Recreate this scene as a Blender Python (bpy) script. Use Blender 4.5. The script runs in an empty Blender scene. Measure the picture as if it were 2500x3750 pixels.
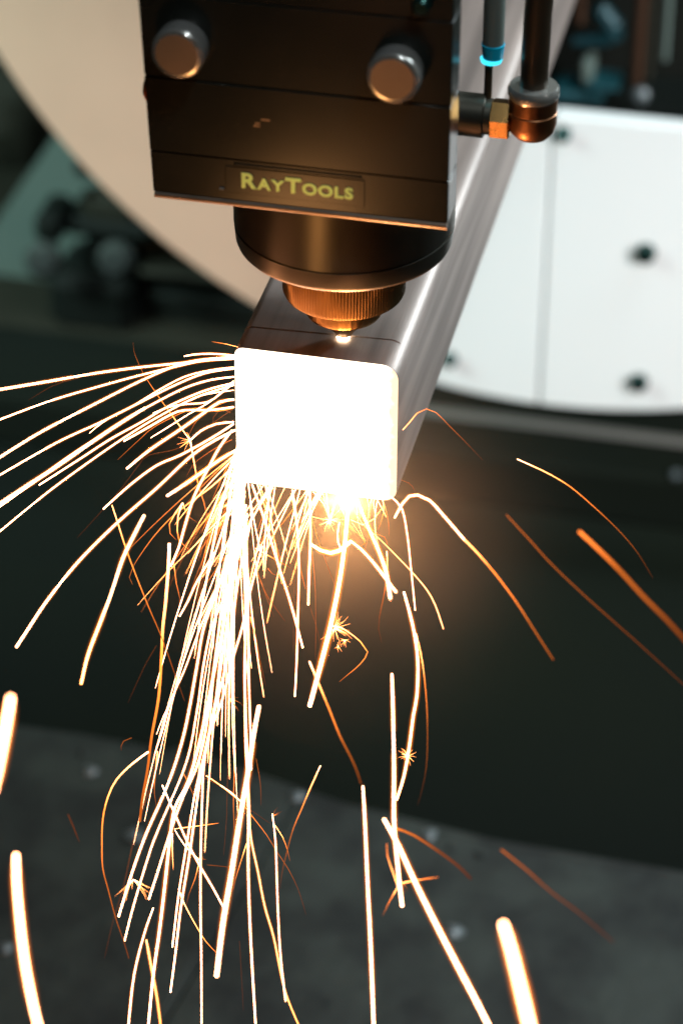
import bpy, math, random
from mathutils import Vector, Matrix
random.seed(7)
S = 0.1            # all layout numbers below are in decimetres; S turns them into metres
scn = bpy.context.scene
C = bpy.data.collections.new('scene'); scn.collection.children.link(C)

# ------------------------------------------------------------------ camera
F, YAW, PIT, ROL = 10302.5, 0.2169, 0.6130, 0.0033      # focal length in px of the 2500 px wide photograph
CP = Vector((1.9102, -8.2403, 5.2753))
fw = Vector((-math.sin(YAW)*math.cos(PIT), math.cos(YAW)*math.cos(PIT), -math.sin(PIT)))
rt0 = Vector((math.cos(YAW), math.sin(YAW), 0)); up0 = rt0.cross(fw)
rt = rt0*math.cos(ROL)+up0*math.sin(ROL); up = -rt0*math.sin(ROL)+up0*math.cos(ROL)
cam = bpy.data.cameras.new('camera'); co = bpy.data.objects.new('camera', cam); C.objects.link(co)
m = Matrix((rt, up, -fw)).transposed().to_4x4(); m.translation = CP*S; co.matrix_world = m
cam.sensor_fit = 'HORIZONTAL'; cam.sensor_width = 24; cam.lens = F/2500*24
cam.clip_start = 0.02; cam.clip_end = 50
cam.dof.use_dof = True; cam.dof.focus_distance = 0.998; cam.dof.aperture_fstop = 7.6
scn.camera = co

def at(px, py, ax, val):
    """the 3D point (dm) where the sight line of a photograph pixel meets the plane axis=val"""
    d = fw + rt*((px-1250)/F) - up*((py-1875)/F)
    return CP + d*((val-CP[ax])/d[ax])
def aty(px, py, y): return at(px, py, 1, y)
def atz(px, py, z): return at(px, py, 2, z)

# ------------------------------------------------------------------ world, lamps, exposure
w = bpy.data.worlds.new('World'); scn.world = w; w.use_nodes = True
bg = w.node_tree.nodes['Background']; bg.inputs[0].default_value = (0.5, 0.66, 0.42, 1); bg.inputs[1].default_value = 0.012
vs = scn.view_settings; vs.view_transform = 'Standard'; vs.look = 'None'; vs.exposure = 0.0; vs.gamma = 1.0
scn.cycles.use_denoising = True
scn.cycles.sample_clamp_indirect = 4.0
scn.cycles.volume_bounces = 0
scn.cycles.max_bounces = 6
def lamp(name, kind, loc, tgt, power, col, size=None, sy=None, spread=None):
    l = bpy.data.lights.new(name, kind); o = bpy.data.objects.new(name, l); C.objects.link(o)
    o.location = Vector(loc)*S; l.energy = power; l.color = col
    if tgt is not None:
        o.rotation_euler = (Vector(tgt)-Vector(loc)).to_track_quat('-Z', 'Y').to_euler()
    if kind == 'AREA':
        l.shape = 'RECTANGLE'; l.size = size*S; l.size_y = (sy or size)*S
        if spread: l.spread = math.radians(spread)
    elif size: l.shadow_soft_size = size*S
    return o
# workshop strip light high on the right, over the tube
lamp('ceiling_strip_light', 'AREA', (8, 5, 13), (0, 3.0, -1), 28, (0.80, 0.94, 1.0), 2.5, 12)
# unseen area lamp on the right, aimed at the white chuck cover
lamp('cover_lamp', 'AREA', (9, -1, 1.5), (1.6, 6.3, -3.0), 2.15, (0.97, 0.985, 1.0), 5, 5, 50)
# fill lamp added far left, out of view, to brighten the machine guard
lamp('left_fill', 'AREA', (-10, 2, 3), (-3.8, 8.4, -4.4), 3, (0.72, 1.0, 0.96), 4, 4, 60)
# glare of the cut, in the thick of the spray
g_ = aty(1268, 1850, -.12)
lamp('cut_glare', 'POINT', g_, None, 0.95, (1.0, 0.45, 0.16), 0.04)
lamp('spray_fill', 'POINT', (-0.43, -2.2, -0.43), None, 0.27, (1.0, 0.45, 0.15), 0.2)  # point lamp added amid the sparks for the warm sheen on the head
# unseen lamp added behind right for the streak along the tube's rounded edge
lamp('rear_streak_lamp', 'AREA', (8.6, 11.2, 3.0), (0, .2, 0), 1.1, (0.78, 0.93, 1.0), .7, 2.0, 50)
# small unseen lamp added above the viewer for the sparkle on the knob rims
lamp('knob_sparkle_lamp', 'AREA', (3.2, -3.5, 9), (0, 0, 1.2), 3.6, (0.85, 0.95, 1.0), 1.2, 1.2)

# ------------------------------------------------------------------ materials
def mat(name, col, rough=.5, metal=0., noise=None, bump=None, coat=0., stretch=None, spec=None):
    """principled surface; noise=(scale, other colour, lo, hi[, detail]); bump=(scale, height)"""
    M = bpy.data.materials.new(name); M.use_nodes = True; nt = M.node_tree; b = nt.nodes['Principled BSDF']
    b.inputs['Base Color'].default_value = (*col, 1); b.inputs['Roughness'].default_value = rough
    b.inputs['Metallic'].default_value = metal; b.inputs['Coat Weight'].default_value = coat
    if spec is not None: b.inputs['Specular IOR Level'].default_value = spec
    tc = nt.nodes.new('ShaderNodeTexCoord'); src = tc.outputs['Object']
    if stretch:
        mp = nt.nodes.new('ShaderNodeMapping'); mp.inputs['Scale'].default_value = stretch
        nt.links.new(src, mp.inputs[0]); src = mp.outputs[0]
    if noise:
        n = nt.nodes.new('ShaderNodeTexNoise'); n.inputs['Scale'].default_value = noise[0]; n.inputs['Detail'].default_value = 6
        nt.links.new(src, n.inputs['Vector'])
        r = nt.nodes.new('ShaderNodeMapRange'); r.inputs[1].default_value = noise[2]; r.inputs[2].default_value = noise[3]
        nt.links.new(n.outputs[0], r.inputs[0])
        x = nt.nodes.new('ShaderNodeMix'); x.data_type = 'RGBA'
        x.inputs[6].default_value = (*col, 1); x.inputs[7].default_value = (*noise[1], 1)
        nt.links.new(r.outputs[0], x.inputs[0]); nt.links.new(x.outputs[2], b.inputs['Base Color'])
        rr = nt.nodes.new('ShaderNodeMapRange'); rr.inputs[3].default_value = max(rough-.08, .03); rr.inputs[4].default_value = rough+.1
        nt.links.new(n.outputs[0], rr.inputs[0]); nt.links.new(rr.outputs[0], b.inputs['Roughness'])
    if bump:
        n = nt.nodes.new('ShaderNodeTexNoise'); n.inputs['Scale'].default_value = bump[0]; n.inputs['Detail'].default_value = 5
        nt.links.new(src, n.inputs['Vector'])
        bb = nt.nodes.new('ShaderNodeBump'); bb.inputs['Distance'].default_value = bump[1]; bb.inputs['Strength'].default_value = 1
        nt.links.new(n.outputs[0], bb.inputs['Height']); nt.links.new(bb.outputs[0], b.inputs['Normal'])
    return M
M = {}
M['anodised'] = mat('anodised', (.006, .009, .007), .24, .15, (14, (.013, .013, .010), .4, .75))
M['groove'] = mat('groove', (.004, .005, .005), .6)
M['burnished'] = mat('burnished', (.42, .33, .26), .38, .9, (40, (.2, .15, .11), .3, .7))
M['gunmetal'] = mat('gunmetal', (.14, .13, .10), .34, .85, (25, (.06, .055, .045), .3, .7), None, 0, (1, 1, .2))
M['steel_knob'] = mat('steel_knob', (.55, .56, .55), .20, .8, (60, (.5, .47, .42), .3, .7))
M['copper'] = mat('copper', (.24, .145, .06), .34, 1., (60, (.28, .14, .04), .3, .7))
M['brass'] = mat('brass', (.60, .36, .13), .24, 1., (60, (.45, .24, .08), .3, .7))
M['tube'] = mat('tube', (.42, .33, .29), .48, .42, (24, (.20, .158, .138), .3, .72), (600, .00005), 0, (5, .22, 5))
M['scale'] = mat('scale', (.11, .075, .06), .6, .5)
M['white'] = mat('white', (.76, .765, .75), .45, 0, (3, (.74, .775, .77), .4, .7))
M['beige'] = mat('beige', (.57, .365, .26), .55, 0, (12, (.51, .325, .23), .35, .7), None, 0, None)  # warm light on the cover's left half is painted into this base colour
M['bolt'] = mat('bolt', (.015, .05, .045), .25, .8)
M['black_hose'] = mat('black_hose', (.05, .035, .022), .30, .5, None, None, .2)
M['hose_steel'] = mat('hose_steel', (.50, .48, .44), .25, .8)
M['cyan'] = mat('cyan', (.0, .34, .52), .25, 0)
M['dark'] = mat('dark', (.004, .006, .005), .7, 0, (5, (.008, .009, .007), .4, .6), None, 0, None, .1)
M['teal'] = mat('teal', (.006, .055, .065), .45, .2, (8, (.006, .04, .05), .4, .6))
M['green_grey'] = mat('green_grey', (.095, .125, .108), .6, 0, (5, (.07, .105, .092), .35, .65))
M['olive'] = mat('olive', (.022, .021, .015), .7, 0, (3, (.012, .013, .009), .35, .65), None, 0, None, .1)
M['wall'] = mat('wall', (.15, .13, .095), .7, 0, (4, (.06, .065, .045), .4, .6))
M['floor'] = mat('floor', (.0065, .0085, .0055), .85, .0, (2.5, (.005, .007, .006), .35, .65), None, 0, None, .05)
M['tray'] = mat('tray', (.020, .028, .023), .7, .0, (20, (.003, .006, .005), .38, .60), (60, .0015))
M['bar'] = mat('bar', (.12, .115, .10), .5, .1, (6, (.09, .085, .075), .3, .7))
M['pale'] = mat('pale', (.11, .13, .135), .3, .2)
M['lettering'] = mat('lettering', (.50, 1.0, .42), .42, .55, (40, (.85, .95, .35), .35, .65))
M['orange'] = mat('orange', (.55, .12, .03), .35, .2)
M['brass_dark'] = mat('brass_dark', (.34, .15, .07), .38, 1., (60, (.26, .11, .05), .3, .7))
M['smoke_grey'] = mat('smoke_grey', (.13, .15, .13), .45, .2)
M['copperish'] = mat('copperish', (.34, .27, .21), .38, .8, (30, (.34, .26, .19), .3, .7))
M['rust'] = mat('rust', (.05, .022, .01), .5, .4)

def emis(name, build):
    A = bpy.data.materials.new(name); A.use_nodes = True; nt = A.node_tree; nt.nodes.clear()
    o = nt.nodes.new('ShaderNodeOutputMaterial'); e = nt.nodes.new('ShaderNodeEmission'); nt.links.new(e.outputs[0], o.inputs[0])
    build(nt, e); return A
def _spark(nt, e):
    a = nt.nodes.new('ShaderNodeAttribute'); a.attribute_name = 'glow_heat'
    r = nt.nodes.new('ShaderNodeValToRGB'); cr = r.color_ramp
    cr.elements[0].position = 0; cr.elements[0].color = (.006, .001, .0002, 1)
    cr.elements[1].position = 1; cr.elements[1].color = (1, .42, .20, 1)
    for p, c in ((.25, (.018, .0036, .0004)), (.5, (.055, .012, .0014)), (.75, (.22, .048, .007)), (.93, (.75, .24, .065))):
        x = cr.elements.new(p); x.color = (*c, 1)
    nt.links.new(a.outputs['Fac'], r.inputs[0]); nt.links.new(r.outputs[0], e.inputs[0]); e.inputs[1].default_value = 18
M['spark'] = emis('spark', _spark); M['spark'].cycles.emission_sampling = 'NONE'
def gas(name, st):  # emissive volume that stands for the bloom halo round sparks
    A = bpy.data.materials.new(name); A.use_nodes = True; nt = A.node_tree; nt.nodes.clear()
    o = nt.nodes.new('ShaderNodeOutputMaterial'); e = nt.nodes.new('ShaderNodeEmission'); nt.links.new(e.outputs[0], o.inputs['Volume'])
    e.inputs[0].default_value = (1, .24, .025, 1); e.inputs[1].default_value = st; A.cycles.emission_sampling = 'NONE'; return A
M['gas'] = gas('gas', 700); M['halo_thin'] = gas('halo_thin', 520); M['halo_outer'] = gas('halo_outer', 130)
def _plasma(nt, e): e.inputs[0].default_value = (1, .80, .56, 1); e.inputs[1].default_value = 14
M['plasma'] = emis('plasma', _plasma)
def _rim(nt, e):   # molten cut edge: white hot everywhere but along the right wall, which has begun to cool
    tc = nt.nodes.new('ShaderNodeTexCoord'); s = nt.nodes.new('ShaderNodeSeparateXYZ'); nt.links.new(tc.outputs['Object'], s.inputs[0])
    n = nt.nodes.new('ShaderNodeTexNoise'); n.inputs['Scale'].default_value = 220; nt.links.new(tc.outputs['Object'], n.inputs[0])
    ad = nt.nodes.new('ShaderNodeMath'); ad.operation = 'MULTIPLY_ADD'; ad.inputs[1].default_value = .006; nt.links.new(n.outputs[0], ad.inputs[0]); nt.links.new(s.outputs[0], ad.inputs[2])
    r = nt.nodes.new('ShaderNodeMapRange'); r.inputs[1].default_value = .0275; r.inputs[2].default_value = .031; nt.links.new(ad.outputs[0], r.inputs[0])
    x = nt.nodes.new('ShaderNodeMix'); x.data_type = 'RGBA'; x.inputs[6].default_value = (3, 2.5, 1.9, 1); x.inputs[7].default_value = (1.7, 1.22, .74, 1)
    nt.links.new(r.outputs[0], x.inputs[0]); nt.links.new(x.outputs[2], e.inputs[0]); e.inputs[1].default_value = 1
M['rim'] = emis('rim', _rim)
def _led(nt, e): e.inputs[0].default_value = (.05, .75, 1, 1); e.inputs[1].default_value = 1.6
M['led'] = emis('led', _led)

# ------------------------------------------------------------------ mesh helpers
class MB:
    def __init__(s): s.v = []; s.f = []; s.sm = []; s.mi = []
    def add(s, vs, fs, smooth=False, mi=0):
        n = len(s.v); s.v += [tuple(v) for v in vs]; s.f += [tuple(i+n for i in f) for f in fs]
        s.sm += [smooth]*len(fs); s.mi += [mi]*len(fs); return s
    def box(s, a, b, bev=0.0, mi=0):
        x0, y0, z0 = a; x1, y1, z1 = b; e = bev
        if e <= 0:
            v = [(x, y, z) for z in (z0, z1) for y in (y0, y1) for x in (x0, x1)]
            return s.add(v, [(0, 2, 3, 1), (4, 5, 7, 6), (0, 1, 5, 4), (2, 6, 7, 3), (0, 4, 6, 2), (1, 3, 7, 5)], mi=mi)
        # chamfered box: 24 verts
        P = {}; v = []
        for ix, X in enumerate((x0, x1)):
            for iy, Y in enumerate((y0, y1)):
                for iz, Z in enumerate((z0, z1)):
                    sx, sy, sz = (1, -1)[ix], (1, -1)[iy], (1, -1)[iz]
                    for k, q in enumerate(((X, Y+sy*e, Z+sz*e), (X+sx*e, Y, Z+sz*e), (X+sx*e, Y+sy*e, Z))):
                        P[(ix, iy, iz, k)] = len(v); v.append(q)
        f = []
        for i in (0, 1):
            f.append([P[(i, a, b, 0)] for a, b in ((0, 0), (1, 0), (1, 1), (0, 1))])
            f.append([P[(a, i, b, 1)] for a, b in ((0, 0), (1, 0), (1, 1), (0, 1))])
            f.append([P[(a, b, i, 2)] for a, b in ((0, 0), (1, 0), (1, 1), (0, 1))])
            for j in (0, 1):
                f.append([P[(i, j, 0, 0)], P[(i, j, 1, 0)], P[(i, j, 1, 1)], P[(i, j, 0, 1)]])
                f.append([P[(i, 0, j, 0)], P[(i, 1, j, 0)], P[(i, 1, j, 2)], P[(i, 0, j, 2)]])
                f.append([P[(0, i, j, 1)], P[(1, i, j, 1)], P[(1, i, j, 2)], P[(0, i, j, 2)]])
                for k in (0, 1): f.append([P[(i, j, k, 0)], P[(i, j, k, 1)], P[(i, j, k, 2)]])
        return s.add(v, f, mi=mi)
    def lathe(s, o, ax, prof, n=48, smooth=True, wob=None, mi=0):
        """prof: list of (distance along axis, radius); closed with caps where radius > 0"""
        o = Vector(o); ax = Vector(ax).normalized(); u = ax.orthogonal().normalized(); v = ax.cross(u)
        vs = []; fs = []
        for k, (h, r) in enumerate(prof):
            for i in range(n):
                a = 2*math.pi*i/n; rr = r*(wob(i, k) if wob else 1)
                vs.append(o+ax*h+(u*math.cos(a)+v*math.sin(a))*rr)
        for k in range(len(prof)-1):
            for i in range(n):
                j = (i+1) % n; fs.append((k*n+i, k*n+j, (k+1)*n+j, (k+1)*n+i))
        s.add(vs, fs, smooth, mi)
        b = len(s.v)-len(vs)
        s.f += [tuple(b+i for i in range(n))[::-1], tuple(b+(len(prof)-1)*n+i for i in range(n))]; s.sm += [False, False]; s.mi += [mi, mi]
        return s
    def tube(s, pts, rad, n=10, mi=0):
        pts = [Vector(p) for p in pts]; N = len(pts); vs = []; fs = []; u = None
        for i, p in enumerate(pts):
            t = (pts[min(i+1, N-1)]-pts[max(i-1, 0)])
            t = t.normalized() if t.length > 1e-9 else Vector((0, 0, 1))
            if u is None: u = t.orthogonal().normalized()
            u = (u-t*u.dot(t)).normalized(); v = t.cross(u); r = rad[i] if isinstance(rad, (list, tuple)) else rad
            for k in range(n):
                a = 2*math.pi*k/n; vs.append(p+(u*math.cos(a)+v*math.sin(a))*r)
        for i in range(N-1):
            for k in range(n):
                j = (k+1) % n; fs.append((i*n+k, i*n+j, (i+1)*n+j, (i+1)*n+k))
        fs.append(tuple(range(n))[::-1]); fs.append(tuple((N-1)*n+k for k in range(n)))
        return s.add(vs, fs, True, mi)
    def prism(s, poly, d, mi=0):
        """poly: 3D points, extruded by vector d"""
        n = len(poly); a = [Vector(p) for p in poly]; b = [p+Vector(d) for p in a]
        f = [tuple(range(n)), tuple(range(2*n-1, n-1, -1))]
        f += [(i, i+n, (i+1) % n+n, (i+1) % n) for i in range(n)]
        return s.add(a+b, f, mi=mi)
    def build(s, name, m, parent=None, loc=(0, 0, 0), label=None, cat=None, group=None, kind=None, heat=None, bevel=0):
        me = bpy.data.meshes.new(name); L = Vector(loc)
        me.from_pydata([tuple((Vector(v)-L)*S) for v in s.v], [], s.f)
        for k in (m if isinstance(m, (list, tuple)) else [m]): me.materials.append(M[k])
        me.polygons.foreach_set('use_smooth', s.sm); me.polygons.foreach_set('material_index', s.mi)
        me.update(); me.set_sharp_from_angle(angle=math.radians(32))
        o = bpy.data.objects.new(name, me); C.objects.link(o); o.location = L*S
        if parent is not None:
            o.parent = parent; o.location = (L*S-parent.location)
        if heat is not None:
            at_ = me.attributes.new('glow_heat', 'FLOAT', 'POINT'); at_.data.foreach_set('value', heat)
        if bevel:
            b = o.modifiers.new('bevel', 'BEVEL'); b.width = bevel*S; b.segments = 3; b.limit_method = 'ANGLE'; b.harden_normals = False
        return tag(o, label, cat, group, kind)
def tag(o, label=None, cat=None, group=None, kind=None):
    for k, v in (('label', label), ('category', cat), ('group', group), ('kind', kind)):
        if v: o[k] = v
    return o
def thing(name, loc, label, cat, group=None):
    o = bpy.data.objects.new(name, None); C.objects.link(o); o.location = Vector(loc)*S; o.empty_display_size = .02
    return tag(o, label, cat, group)
def copy_tree(o, loc, label=None, group=None):
    r = o.copy(); C.objects.link(r); r.location = Vector(loc)*S
    if label: r['label'] = label
    if group: r['group'] = group
    for ch in list(o.children):
        c = ch.copy(); C.objects.link(c); c.parent = r
        for g in ch.children:
            d = g.copy(); C.objects.link(d); d.parent = c
    return r

# ------------------------------------------------------------------ setting
FZ = -5.5
b = MB(); g = 24; x0, x1, y0, y1 = -30, 30, -20, 22
vs = [(x0+(x1-x0)*i/g, y0+(y1-y0)*j/g, FZ) for j in range(g+1) for i in range(g+1)]
b.add(vs, [(j*(g+1)+i, j*(g+1)+i+1, (j+1)*(g+1)+i+1, (j+1)*(g+1)+i) for j in range(g) for i in range(g)])
b.build('floor', 'floor', kind='structure')
b = MB(); b.box((-30, 12, FZ), (30, 12.6, 16)); b.build('back_wall', 'wall', kind='structure')
b = MB(); b.box((-30, 12, 16.01), (30, -20, 16.5)); b.build('ceiling', 'wall', kind='structure')

# lower steel tray in front, its rear edge crossing the picture
TZ = -4.6
e = [atz(-150, 2640, TZ), atz(300, 2700, TZ), atz(780, 2790, TZ), atz(1250, 2950, TZ), atz(1800, 3085, TZ), atz(2650, 3230, TZ)]
tray = thing('steel_tray', (0, 0, TZ), 'dark speckled steel catch tray lying under the falling sparks', 'tray')
jn = e[2].lerp(e[3], .68); jf = atz(560, 3800, TZ)
dirn = (jf-jn).normalized(); jend = jn+dirn*5
jr = Vector((.004, 0, 0))
left = [e[0], e[1], e[2], jn-jr, jend-jr, Vector((-8, jend.y, TZ)), Vector((-8, e[0].y, TZ))]
right = [jn+jr, e[3], e[4], e[5], Vector((8, e[5].y, TZ)), Vector((8, jend.y, TZ)), jend+jr]
MB().prism(left, (0, 0, -.12)).build('steel_plate', 'tray', tray, (0, 0, TZ), bevel=.03)
MB().prism(right, (0, 0, -.12)).build('steel_plate', 'tray', tray, (0, 0, TZ), bevel=.03)
lip = MB(); pl = [p+Vector((0, .0, -.02)) for p in e]
lip.tube(pl, .028, 8); lip.build('tray_lip', 'tray', tray, (0, 0, TZ))
b = MB(); b.tube([jn, jend], .012, 8); b.build('weld_seam', 'tray', tray, (0, 0, TZ))
b = MB(); b.prism([e[0]+Vector((-3, -6, -.2)), e[5]+Vector((3, -6, -.2)), e[5]+Vector((3, -.3, -.2)), e[0]+Vector((-3, -.3, -.2))], (0, 0, -.5))
b.build('tray_frame', 'dark', tray, (0, 0, TZ))

# slag beads scattered on the tray
beads = [(330, 2830, 'M'), (305, 2762, 'D'), (490, 3068, 'B'), (1090, 2922, 'M'), (1572, 3062, 'M'), (1662, 3420, 'B'), (640, 2760, 'D'), (1655, 3110, 'D'), (470, 2740, 'D'), (20, 3480, 'M'), (920, 2905, 'D'), (1760, 3130, 'D')]
lab = ['pale round slag bead by the left rear edge of the steel tray', 'brownish slag bead just behind the leftmost pale bead', 'large whitish slag bead on the left of the tray beside the spark stream',
       'bluish slag bead on the rear lip between the two thin falling sparks', 'faint slag bead on the rear edge right of the fat slanting spark', 'bright slag bead beside the fat slanting spark at lower right',
       'small slag bead behind the curled spark', 'flat slag bead hanging on the rear edge at the right', 'small slag bead near the left end of the rear edge', 'teal slag bead at the left border of the photo',
       'tiny slag bead left of the bluish one on the rear edge', 'rightmost small slag bead on the rear edge']
for (px, py, k), lb in zip(beads, lab):
    c = atz(px, py, TZ); r = {'M': .036, 'D': .025, 'B': .045}[k]
    q = MB(); q.lathe((c.x, c.y, TZ+r*.35), (0, 0, 1), [(-r*.35, r*1.1), (-r*.1, r*1.15), (r*.2, r*.95), (r*.42, r*.55), (r*.5, r*.1)], 14, True, lambda i, k, z_=px: 1+.16*math.sin(i*1.35+z_)+.08*math.sin(i*2.7+k+z_))
    q.build('slag_bead', 'pale' if k != 'D' else 'tray', None, (c.x, c.y, TZ), lb, 'slag bead', 'slag beads on the tray')

# long pale rail and low ridge across the machine bed behind
a, c2 = aty(1480, 1497, 7.4), aty(2700, 1688, 7.4)
b = MB(); b.box((-1.0, 7.4, a.z-.10), (9, 7.5, a.z), .02)
b.build('pale_rail', 'bar', None, (0, 7.4, a.z), 'long pale metal rail running behind the tube below the white cover', 'rail')
b = MB(); b.box((-9, 7.52, FZ), (9, 11.9, a.z-.06), .02)
b.build('machine_bed', 'olive', None, (0, 8, FZ), 'olive brown machine bed top behind the pale rail', 'machine bed')
r0 = atz(1650, 1655, FZ+.4); r1 = atz(2600, 1795, FZ+.4)
b = MB(); b.box((-7, r0.y, FZ), (9, r0.y+.9, FZ+.4), .03)
b.build('bed_step', 'floor', None, (0, r0.y, FZ), 'low dark step running across the bed below the pale rail', 'machine bed')
for px, py, lb in ((2470, 1768, 'small pale slag bead on the dark step at the right border'),):
    c = atz(px, py, FZ+(.4 if py < 1900 else 0)); q = MB(); r = .035
    q.lathe((c.x, c.y+.05, c.z+r*.8), (0, 0, 1), [(-r*.8, r*.5), (0, r), (r*.6, r*.8), (r*.95, r*.1)], 12)
    q.build('slag_bead', 'pale', None, (c.x, c.y, c.z), lb, 'slag bead', 'slag beads on the floor')

# ------------------------------------------------------------------ chuck cover (big white disc) behind
CY, CR, CX, CZ = 6.3, 3.894, 0.0, -0.297
chuck = thing('chuck_cover', (CX, CY, CZ), 'huge round white sheet metal chuck cover behind the cutting head', 'chuck cover')
def arc(a0, a1, n): return [(CX+CR*math.cos(a0+(a1-a0)*i/n), CZ+CR*math.sin(a0+(a1-a0)*i/n)) for i in range(n+1)]
sp = -0.86
aL = math.pi+math.acos(-sp/CR)          # lower crossing of the split line with the circle
pl = arc(math.acos(sp/CR), aL, 90)
MB().prism([(x, CY, z) for x, z in pl], (0, .12, 0)).build('warm_lit_panel', 'beige', chuck, (CX, CY, CZ), 'left half of the cover, beige from painted-in warm light', bevel=.02)
CUT = -2.2
def low(xa, xb):
    n = 40; out = []
    for i in range(n+1):
        x = xa+(xb-xa)*i/n; out.append((x, CZ-math.sqrt(max(CR*CR-(x-CX)**2, 0))))
    return out
for xa, xb in ((sp+.012, -.058), (-.044, 3.28)):
    q = low(xa, xb); q = [p for p in q if p[1] < CUT-.002]+[(min(xb, 3.37), CUT), (xa, CUT)]
    MB().prism([(x, CY, z) for x, z in q], (0, .12, 0)).build('white_panel', 'white', chuck, (CX, CY, CZ), bevel=.012)
MB().box((-.5, CY+.13, -4.0), (.4, CY+.2, CUT-.1)).build('seam_backing', 'white', chuck, (CX, CY, CZ))
q = MB(); q.box((sp+.05, CY+.125, CUT-.14), (3.2, CY+.15, CUT-.03), .004); q.build('panel_flange', 'white', chuck, (CX, CY, CZ))
for px, py, r in ((2365, 922, .062), (2340, 1395, .058), (2063, 485, .048), (1650, 1310, .045)):
    c = aty(px, py, CY)
    q = MB(); q.lathe((c.x, CY-.002, c.z), (0, -1, 0), [(0, r), (.03, r), (.055, r*.85), (.068, r*.5), (.069, r*.3)], 20)
    q.lathe((c.x, CY-.066, c.z), (0, -1, 0), [(0, r*.32), (.012, r*.30)], 6, False)
    q.build('bolt', 'bolt', chuck, (c.x, CY, c.z))
# cavity behind the cut-out, with the chuck's dark innards
b = MB(); b.lathe((CX, CY+1.6, CZ), (0, 1, 0), [(0, 3.6), (.3, 3.6)], 64); b.build('dark_back_plate', 'dark', chuck, (CX, CY, CZ))
IY = CY+1.0
def bgbox(name, px0, py0, px1, py1, y, dy, m_, label, cat, bev=.03, parent=None):
    a = aty(px0, py0, y); c = aty(px1, py1, y); lo = (min(a.x, c.x), y, min(a.z, c.z)); hi = (max(a.x, c.x), y+dy, max(a.z, c.z))
    b = MB(); b.box(lo, hi, bev)
    return b.build(name, m_, parent, ((lo[0]+hi[0])/2, y, lo[2]), label, cat)
br = thing('teal_bracket', aty(2120, 385, IY), 'blurred teal stepped bracket in the dark opening above the white panel', 'bracket')
bgbox('bracket_bar', 2010, 335, 2205, 395, IY, .3, 'teal', None, None, .03, br)
bgbox('bracket_step', 2140, 312, 2262, 338, IY-.02, .25, 'teal', None, None, .02, br)
bgbox('bracket_post', 2125, 230, 2165, 325, IY+.05, .2, 'green_grey', None, None, .02, br)
b = MB(); pp = [aty(x, y, IY+.2) for x, y in ((2195, 20), (2215, 55), (2245, 90), (2250, 120), (2210, 140), (2150, 146), (2100, 150))]
b.tube(pp, [.05, .06, .07, .07, .05, .035, .03], 10)
b.build('curved_guide', 'teal', None, pp[0], 'dim curved teal guide above the stepped bracket', 'guide')
for x0_, x1_, yb, m_, lb in ((2305, 2352, 300, 'rust', 'dim rusty brown upright pipe in the dark opening'), (2358, 2385, 290, 'olive', 'dark olive upright rod right of the rusty pipe'), (2420, 2445, 215, 'green_grey', 'faint green upright rod at the upper right'), (2105, 2140, 80, 'rust', 'short rusty brown stub pipe at the top beside the steel tube')):
    a = aty(x0_, yb, IY+.1); c = aty(x1_, yb, IY+.1); r = (c.x-a.x)/2
    b = MB(); b.lathe(((a.x+c.x)/2, IY+.1, a.z), (0, 0, 1), [(0, r), (.1, r), (1.6, r)], 16); b.build('upright_pipe', m_, None, (a.x+r, IY+.1, a.z), lb, 'pipe', 'pipes in the dark opening')
c = aty(2346, 345, IY); b = MB(); b.lathe(c, (0, -1, 0), [(0, .055), (.03, .055), (.05, .03)], 14); b.build('round_button', 'pale', None, c, 'small round pale button under the rusty pipe', 'button')
bgbox('dark_ledge', 2010, 385, 2700, 440, IY+.1, .6, 'dark', 'dark ledge just above the top edge of the white panel', 'ledge')

# ------------------------------------------------------------------ machinery behind at the left
Y8 = 8.6
pts = [aty(x, y, Y8) for x, y in ((430, 130), (205, 495), (-250, 1160), (-250, 1330), (300, 1395), (900, 1440), (900, 600))]
MB().prism(pts, (0, .5, 0)).build('green_machine_guard', 'green_grey', None, pts[3], 'slanted grey green machine guard panel at the left background', 'machine guard')
rs = thing('roller_support', aty(360, 1240, 8), 'dark blurred roller support with clamps in front of the green guard', 'roller support')
bgbox('clamp_block', 262, 590, 360, 665, 8, .4, 'dark', None, None, .04, rs)
bgbox('clamp_block', 118, 795, 220, 905, 7.9, .4, 'dark', None, None, .04, rs)
bgbox('cross_arm', 215, 800, 560, 905, 8.05, .35, 'dark', None, None, .05, rs)
bgbox('roller_mount', 280, 745, 520, 815, 8.1, .3, 'olive', None, None, .1, rs)
bgbox('upright_column', 165, 1010, 480, 1245, 8.0, .6, 'dark', None, None, .08, rs)
bgbox('neck', 290, 890, 440, 1030, 8.1, .4, 'dark', None, None, .05, rs)
q = aty(255, 1150, 8); b = MB(); b.prism([aty(x, y, 7.95) for x, y in ((175, 1240), (360, 1240), (345, 1420), (225, 1420))], (0, .5, 0)); b.build('tapered_foot', 'dark', rs, q)
for px, py in ((165, 948), (432, 945)):
    c = aty(px, py, 7.8); q = MB(); q.lathe(c, (0, -1, .3), [(0, .13), (.06, .13), (.1, .09)], 16); q.build('end_cap', 'tray', rs, c)
bgbox('gear_housing', 500, 985, 900, 1060, 8.2, .3, 'olive', 'olive brown housing right of the roller support', 'housing')
bgbox('lower_cabinet', 470, 1060, 1000, 1420, 8.25, .3, 'dark', 'dark cabinet front right of the roller support', 'cabinet')
bgbox('cabinet_post', 365, 1180, 490, 1400, 8.15, .3, 'olive', 'olive post between roller support and dark cabinet', 'post')
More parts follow.
